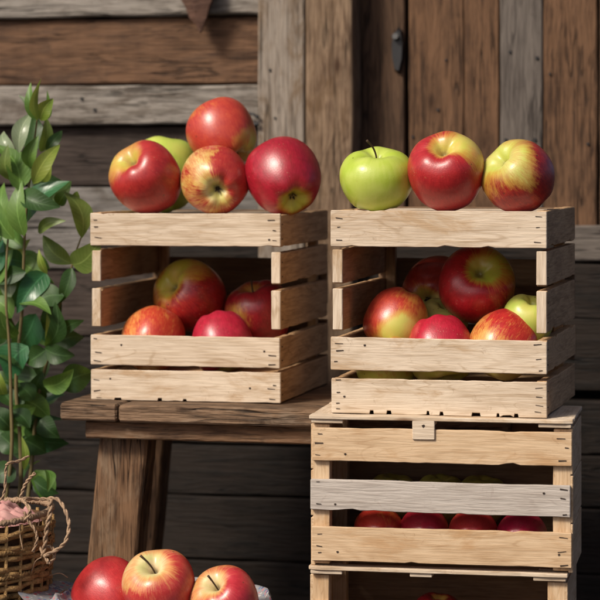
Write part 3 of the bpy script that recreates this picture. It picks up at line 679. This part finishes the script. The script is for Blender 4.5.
for j in range(rows):
    t = j/(rows-1); z = zb+(kz-.012-zb)*t; ph = (j % 2)*math.pi
    pts = []
    for k in range(NS*4+1):
        a = 2*math.pi*k/(NS*4); off = .0026*math.cos(a*NS/2*2/2+ph)
        pts.append(ell(a, z+.0045*nz(a*1.6, j*.7)+.003*nz(a*3, j*3.3), rad_at(t))+Vector((math.cos(a), math.sin(a), 0))*off)
    bm_tube(bm, pts, [.0033+.0012*nz(i*.13, j*5.1) for i in range(len(pts))], 6, cap=False)
from_bm('woven_body', bm, WICK, kb)
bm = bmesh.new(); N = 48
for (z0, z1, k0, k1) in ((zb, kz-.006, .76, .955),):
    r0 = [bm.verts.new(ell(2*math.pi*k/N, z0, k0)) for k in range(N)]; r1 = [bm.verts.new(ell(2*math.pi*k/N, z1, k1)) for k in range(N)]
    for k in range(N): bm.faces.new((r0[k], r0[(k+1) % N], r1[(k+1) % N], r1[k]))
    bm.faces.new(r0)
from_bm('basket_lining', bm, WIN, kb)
bm = bmesh.new()
for k in range(NS):
    a = 2*math.pi*(k+.5)/NS
    bm_tube(bm, [ell(a, zb, .82), ell(a, kz*.5, .925), ell(a, kz-.004, 1.02)], .0022, 5)
from_bm('upright', bm, WICK, kb)
for (zz, k, rr) in ((kz-.001, 1.0, .0036), (kz-.034, 1.005, .0034), (kz-.062, .985, .0034)):
    bm = bmesh.new(); pts = []
    for s in range(2):
        pts = [ell(2*math.pi*i/160, zz+rr*.55*math.sin(60*2*math.pi*i/160+s*math.pi)+.005*math.sin(2*math.pi*i/160+.9), k+.02*math.cos(60*2*math.pi*i/160+s*math.pi)) for i in range(161)]
        bm_tube(bm, pts, rr*.72, 6, cap=False)
    from_bm('rim' if rr > .0035 else 'braid_band', bm, CORD if rr > .0035 else WICK, kb)
def cord(name, uvys, r, mat=CORD):
    pts = spline([at(u, v, y)-Vector((kc.x, YK, 0)) for u, v, y in uvys], 10); bm = bmesh.new()
    for s in range(2):
        q = []
        for i, p in enumerate(pts):
            t = (pts[min(i+1, len(pts)-1)]-pts[max(i-1, 0)]).normalized(); a = t.cross(Vector((.1, 1, .2))).normalized(); b = t.cross(a); w_ = i*.55+s*math.pi
            q.append(p+(a*math.cos(w_)+b*math.sin(w_))*r*.55)
        bm_tube(bm, q, [r*.68*(1+.25*nz(i*.31, s*5.)) for i in range(len(q))], 6)
    return from_bm(name, bm, mat, kb)
yk = YK-.05; yk2 = YK-.07
cord('handle', [(26, 520, yk), (30, 510, yk), (24, 500, yk+.01), (33, 499, yk+.03), (44, 499, yk+.035), (57, 499, yk+.03), (65, 510, yk+.02), (69, 525, yk+.01), (66, 540, yk), (58, 549, yk), (44, 556, yk-.01)], .0020)
cord('handle', [(51, 500, yk), (50, 513, yk-.004), (47, 527, yk-.006), (45, 543, yk-.006), (43, 557, yk-.004)], .0024)
cord('handle', [(24, 512, yk), (29, 522, yk), (35, 530, yk), (37, 540, yk), (33, 552, yk)], .0016)
cord('loose_strand', [(2, 500, yk), (5, 488, yk), (6, 468, yk), (9, 463, yk), (19, 461, yk+.01), (29, 456, yk+.02)], .0015)
cord('loose_strand', [(21, 497, yk), (24, 487, yk), (29, 479, yk), (35, 473, yk)], .0018)
cord('loose_strand', [(40, 548, yk), (47, 560, yk-.01), (49, 563, yk-.01), (54, 558, yk), (53, 549, yk), (47, 546, yk)], .0018)
for i in range(12):                                          # broken ends and fibres
    a0 = random.uniform(-1.9, .6); zz = kz-random.uniform(.0, .1); L_ = random.uniform(.012, .04); bm = bmesh.new()
    b0 = ell(a0, zz, 1.01); dv = Vector((math.cos(a0)*random.uniform(.1, .5), math.sin(a0)*.4, random.uniform(-.8, .8))).normalized()
    bm_tube(bm, spline([b0, b0+dv*L_*.5+Vector((random.uniform(-1, 1), 0, random.uniform(-1, 1)))*.004, b0+dv*L_+Vector((.003, 0, -.004))], 4), .0007, 5)
    from_bm('loose_strand', bm, CORD, kb)
# pink cloth inside
bm = bmesh.new(); G = 40
vs = {}
for i in range(G+1):
    for j in range(G+1):
        x = (i/G-.5)*2; yv = (j/G-.5)*2; rr = math.hypot(x, yv)
        f = 1 if rr < 1e-6 else max(abs(x), abs(yv))/rr
        X, Y = x*f*kR*.88, yv*f*kRy*.88; q = min(1, math.hypot(x*f, yv*f))
        h = .014*nz(x*2.2+3, yv*2.2, 1)+.012*abs(nz(x*4.5, yv*4.5, 4))+.010
        vs[i, j] = bm.verts.new((X, Y, kz-.014+h*(1-q**4)*1.3))
for i in range(G):
    for j in range(G): bm.faces.new((vs[i, j], vs[i+1, j], vs[i+1, j+1], vs[i, j+1]))
o = from_bm('pink_cloth', bm, PINK, None, True); o.location = (kc.x, YK, 0)
tag(o, 'crumpled pink cloth stuffed into the brown woven basket', 'cloth')

# ------------------------------------------------------------------ leafy plant in a dark pot
def leaf_mat(name, c, c2, rough=.32, spec=.5):
    w = NT(name); tc = w.t.nodes.new('ShaderNodeTexCoord'); P = tc.outputs['Object']
    at_ = w.n('ShaderNodeAttribute'); at_.attribute_name = 'leafuv'
    sp = w.n('ShaderNodeSeparateXYZ'); w.set(sp.inputs[0], at_.outputs['Vector'])
    u, v = sp.outputs[0], sp.outputs[1]
    au = w.math('ABSOLUTE', u)
    rib = w.smooth(au, .075, .02)
    vein = w.math('SINE', w.math('MULTIPLY', w.math('SUBTRACT', v, w.math('MULTIPLY', au, .22)), 62))
    vein = w.math('MULTIPLY', w.smooth(vein, .8, 1.), .35)
    k = w.noise(P, 28, 3, .6)
    col = w.mix(w.smooth(k, .3, .7), c, c2)
    lite = [min(.7, x*1.9+.03) for x in c2]
    col = w.mix(w.math('MULTIPLY', rib, .6), col, lite)
    col = w.mix(w.math('MULTIPLY', vein, .5), col, lite)
    w.bump(w.math('ADD', w.math('MULTIPLY', vein, 1.), w.math('MULTIPLY', k, .4)), .3, .0012)
    w.out(col, rough, spec)
    # thin leaf: some light comes through
    tr = w.n('ShaderNodeBsdfTranslucent'); w.set(tr.inputs['Color'], w.mix(.5, col, (.22, .35, .03)))
    mx = w.n('ShaderNodeMixShader'); mx.inputs[0].default_value = .3
    outn = [n for n in w.t.nodes if n.type == 'OUTPUT_MATERIAL'][0]
    w.t.links.new(w.b.outputs[0], mx.inputs[1]); w.t.links.new(tr.outputs[0], mx.inputs[2]); w.t.links.new(mx.outputs[0], outn.inputs[0])
    return w.m
LM = {'d': leaf_mat('dark_leaf', (.018, .052, .012), (.04, .095, .022), .45, .4), 'g': leaf_mat('green_leaf', (.075, .17, .03), (.14, .25, .05), .42, .4),
      'y': leaf_mat('young_leaf', (.16, .25, .03), (.30, .36, .07)), 'p': leaf_mat('pale_leaf', (.20, .27, .15), (.30, .36, .22), .28),
      't': leaf_mat('bluish_leaf', (.022, .105, .040), (.045, .16, .06), .3), 'o': leaf_mat('olive_leaf', (.10, .16, .03), (.17, .23, .05), .4)}
BARK = plain('green_brown_stem', (.14, .11, .045), .6, .3, 0, 90)
POT = plain('dark_clay_pot', (.035, .026, .022), .8, .2)
YP = .02
pb = at(0, 560, YP); pb.z = 0
plant = empty('potted_plant', pb, 0, 'tall leafy green plant in a dark pot at the left beside the bench', 'plant')
bm = bmesh.new(); N = 40; pro = [(.001, .002), (.046, .002), (.049, .008), (.060, .128), (.065, .130), (.066, .148), (.060, .150), (.057, .137), (.001, .135)]
rg = [[bm.verts.new((r*math.cos(2*math.pi*k/N), r*math.sin(2*math.pi*k/N), z)) for k in range(N)] for r, z in pro]
for i in range(len(rg)-1):
    for k in range(N): bm.faces.new((rg[i][k], rg[i][(k+1) % N], rg[i+1][(k+1) % N], rg[i+1][k]))
bmesh.ops.recalc_face_normals(bm, faces=bm.faces); from_bm('pot', bm, POT, plant, True)
def stem_(uvy, r0, r1):
    pts = spline([pb+Vector((uvy[0][0], uvy[0][1], .14))]+[at(*q) for q in uvy[1:]], 8); pts = [p-pb for p in pts]
    bm = bmesh.new(); n = len(pts); bm_tube(bm, pts, [(r0+(r1-r0)*i/n)*.75 for i in range(n)], 7); from_bm('stem', bm, BARK, plant)
stem_([(0.01, 0), (20, 490, YP), (20, 440, YP), (16, 380, YP), (22, 310, YP), (24, 250, YP), (26, 215, YP), (32, 160, YP), (38, 112, YP)], .0042, .0014)
stem_([(.02, .01), (30, 480, YP+.03), (38, 400, YP+.03), (50, 350, YP+.02), (58, 310, YP+.02), (68, 280, YP+.02), (75, 255, YP+.02), (82, 235, YP+.02)], .0038, .0012)
stem_([(-.01, -.01), (10, 470, YP-.02), (11, 400, YP-.02), (9, 340, YP-.02), (6, 300, YP-.02), (8, 240, YP-.01), (18, 180, YP)], .0036, .0014)
stem_([(-.03, .02), (-20, 470, YP+.03), (-24, 380, YP+.03), (-18, 280, YP+.03), (-14, 200, YP+.03)], .004, .0014)
LS = [0]
def leaf(u0, v0, u1, v1, w, key, y=YP, dy=-.012, face=.0, curl=.18, fold=.25):
    """leaf from its base to its tip (positions measured on the plant's plane), w = width; face tilts the blade about its midrib"""
    LS[0] += 1
    A = at(u0, v0, y); B = at(u1, v1, y+dy); ww = w*mpp(A)/2
    ax_ = (B-A); L = ax_.length; ax_.normalize()
    nrm = -FW+UP*.35; nrm = (nrm-ax_*nrm.dot(ax_)).normalized(); nrm = Matrix.Rotation(face, 3, ax_) @ nrm
    sd = ax_.cross(nrm).normalized()
    rq = random.Random(LS[0]); kA = rq.uniform(.62, 1.05); kT = rq.uniform(.05, .34); tw = rq.uniform(-.9, .9); side = rq.uniform(-.16, .16); wv = rq.uniform(.03, .12)
    bm = bmesh.new(); NL, NW = 14, 6; grid = []
    for i in range(NL+1):
        t = i/NL
        prof = (math.sin(math.pi*min(1, t**kA))**.8)*(1-kT*t) if 0 < t < 1 else 0
        prof = max(prof, .03 if t < .5 else .004)
        row = []
        for j in range(NW+1):
            s = (j/NW-.5)*2
            h = curl*L*(math.sin(math.pi*t)*.9-.55*t*t)+fold*ww*abs(s)**1.4*prof+wv*ww*math.sin(9*t+LS[0]+s)*s*prof
            sdt = (sd*math.cos(tw*t)+nrm*math.sin(tw*t))
            row.append(bm.verts.new(A-pb+ax_*(L*t)+sdt*(ww*prof*s)+sd*(side*L*math.sin(math.pi*t))+nrm*h))
        grid.append(row)
    for i in range(NL):
        for j in range(NW): bm.faces.new((grid[i][j], grid[i][j+1], grid[i+1][j+1], grid[i+1][j]))
    o = from_bm('leaf', bm, LM[key], plant, True)
    atr = o.data.attributes.new('leafuv', 'FLOAT_VECTOR', 'POINT')
    for i in range(NL+1):
        for j in range(NW+1): atr.data[i*(NW+1)+j].vector = ((j/NW-.5)*2, i/NL, 0)
    return o
LEAVES = [
 (37,120,31,86,11,'g'),(38,120,41,84,9,'o'),(36,119,21,97,9,'p'),(40,120,52,101,13,'y'),(41,121,46,95,7,'g'),
 (19,153,30,116,15,'p'),(14,152,4,132,10,'p'),(33,152,34,117,20,'d'),(41,152,45,120,11,'o'),(30,168,37,140,13,'g'),
 (46,150,61,132,10,'d'),(33,184,58,149,15,'y'),(38,180,49,160,12,'y'),(20,190,-2,148,24,'g'),(14,182,8,150,12,'o'),
 (24,236,20,186,18,'g'),(8,232,4,186,16,'g'),(14,240,-4,192,16,'g'),(26,222,60,184,25,'t'),(44,205,68,183,20,'g'),(58,205,68,190,12,'o'),
 (82,238,66,196,21,'o'),(72,264,46,238,18,'o'),(72,264,96,242,24,'o'),(72,268,60,300,14,'d'),(80,250,95,262,14,'g'),
 (47,274,40,252,7,'y'),(38,232,62,222,10,'o'),(24,262,-2,256,16,'t'),(26,272,-4,282,16,'d'),
 (46,273,20,309,20,'t'),(11,297,1,268,15,'p'),(36,314,13,351,26,'t'),(28,346,10,377,28,'t'),(12,318,-10,300,18,'g'),
 (8,330,-12,352,18,'d'),(64,296,38,302,22,'d'),(62,296,46,330,20,'d'),(52,346,48,318,10,'y'),(56,340,80,322,14,'d'),
 (44,386,70,371,17,'g'),(60,386,90,374,24,'d'),(46,350,28,362,20,'d'),(5,398,-2,370,9,'y'),(14,424,33,408,18,'g'),(30,428,12,412,14,'d'),
 (24,440,44,452,18,'d'),(36,470,46,502,20,'g'),(34,480,56,492,15,'d'),(46,470,48,488,9,'g'),(16,470,-6,480,20,'d'),(20,452,2,436,20,'d'),
 (24,470,22,440,7,'y'),(12,430,-8,410,18,'d'),(40,420,58,436,18,'d'),(34,400,20,385,18,'d'),(70,520,78,526,8,'d')]
rl = random.Random(3)
for i, q in enumerate(LEAVES[:-1]):
    u0, v0, u1, v1, w_, k = q
    leaf(u0, v0, u0+(u1-u0)*1.12, v0+(v1-v0)*1.12, w_*1.3, k, YP+rl.uniform(-.02, .03), rl.uniform(-.03, .02), rl.uniform(-.5, .5), rl.uniform(.05, .22), rl.uniform(.1, .4))
stems_uv = [(20, 480), (18, 420), (20, 350), (23, 290), (38, 400), (52, 345), (8, 400), (8, 330), (-20, 420), (-22, 340), (-16, 260), (-14, 210), (8, 260), (30, 440), (-20, 470), (36, 420), (42, 380), (22, 460), (10, 440), (20, 385)]
for i in range(40):                                           # the darker leaves deeper in the plant
    su, sv = rl.choice(stems_uv); a = rl.uniform(-2.6, -.4) if rl.random() < .6 else rl.uniform(-.4, .7); Lp = rl.uniform(28, 46)
    if su < 0 and rl.random() < .4: a = math.pi-a
    leaf(su, sv, su+Lp*math.cos(a)*(1 if rl.random() < .5 else -1), sv+Lp*math.sin(a)*.8, rl.uniform(18, 27), rl.choice('ddddgt'), YP+rl.uniform(.03, .09), rl.uniform(-.02, .04), rl.uniform(-.8, .8), rl.uniform(.05, .25), rl.uniform(.1, .4))

for i in range(27):                                           # fresh leaves filling the upper growth
    t = rl.random(); sv = 180+t*230; su = rl.choice((10+8*t, 26-4*t, 74-40*t, 20, -12))
    a = rl.choice((-1, 1))*rl.uniform(.2, 1.2)-math.pi/2 if rl.random() < .7 else rl.uniform(.1, .6)
    Lp = rl.uniform(30, 44); u1 = min(su+Lp*math.cos(a), 84-.1*abs(sv-250)); v1 = sv+Lp*math.sin(a)
    leaf(su, sv, u1, v1, rl.uniform(19, 27), rl.choice('gggoodgyt' if t < .6 else 'gddtdg'), YP+rl.uniform(-.015, .06), rl.uniform(-.03, .03), rl.uniform(-.7, .7), rl.uniform(.02, .2), rl.uniform(.05, .35))

# ------------------------------------------------------------------ light
SUN_EL, SUN_AZ = 42., -48.                                    # degrees; azimuth from the lens direction towards the left
sd = (-FW*math.cos(R_(SUN_AZ))+RT*math.sin(R_(SUN_AZ)))*math.cos(R_(SUN_EL))+UP*math.sin(R_(SUN_EL))   # towards the sun
sl = bpy.data.lights.new('sun', 'SUN'); sl.energy = 1.5; sl.angle = R_(13); sl.color = (1, .91, .78)
so = bpy.data.objects.new('sun', sl); COL.objects.link(so); so.rotation_euler = (-sd).to_track_quat('-Z', 'Y').to_euler()
wd = bpy.data.worlds.new('World'); scn.world = wd; wd.use_nodes = True; nt = wd.node_tree
sky = nt.nodes.new('ShaderNodeTexSky'); sky.sky_type = 'NISHITA'; sky.sun_disc = False
sky.sun_elevation = R_(SUN_EL); sky.sun_rotation = math.atan2(sd.x, sd.y); sky.dust_density = 3.5; sky.air_density = .35; sky.ozone_density = 0.; sky.altitude = 0
nt.links.new(sky.outputs[0], nt.nodes['Background'].inputs[0]); nt.nodes['Background'].inputs[1].default_value = .05
vs_ = scn.view_settings; scn.display_settings.display_device = 'sRGB'
vs_.view_transform = 'Standard'; vs_.look = 'None'; vs_.exposure = 1.28; vs_.gamma = 1; vs_.use_curve_mapping = False
scn.render.engine = 'CYCLES'
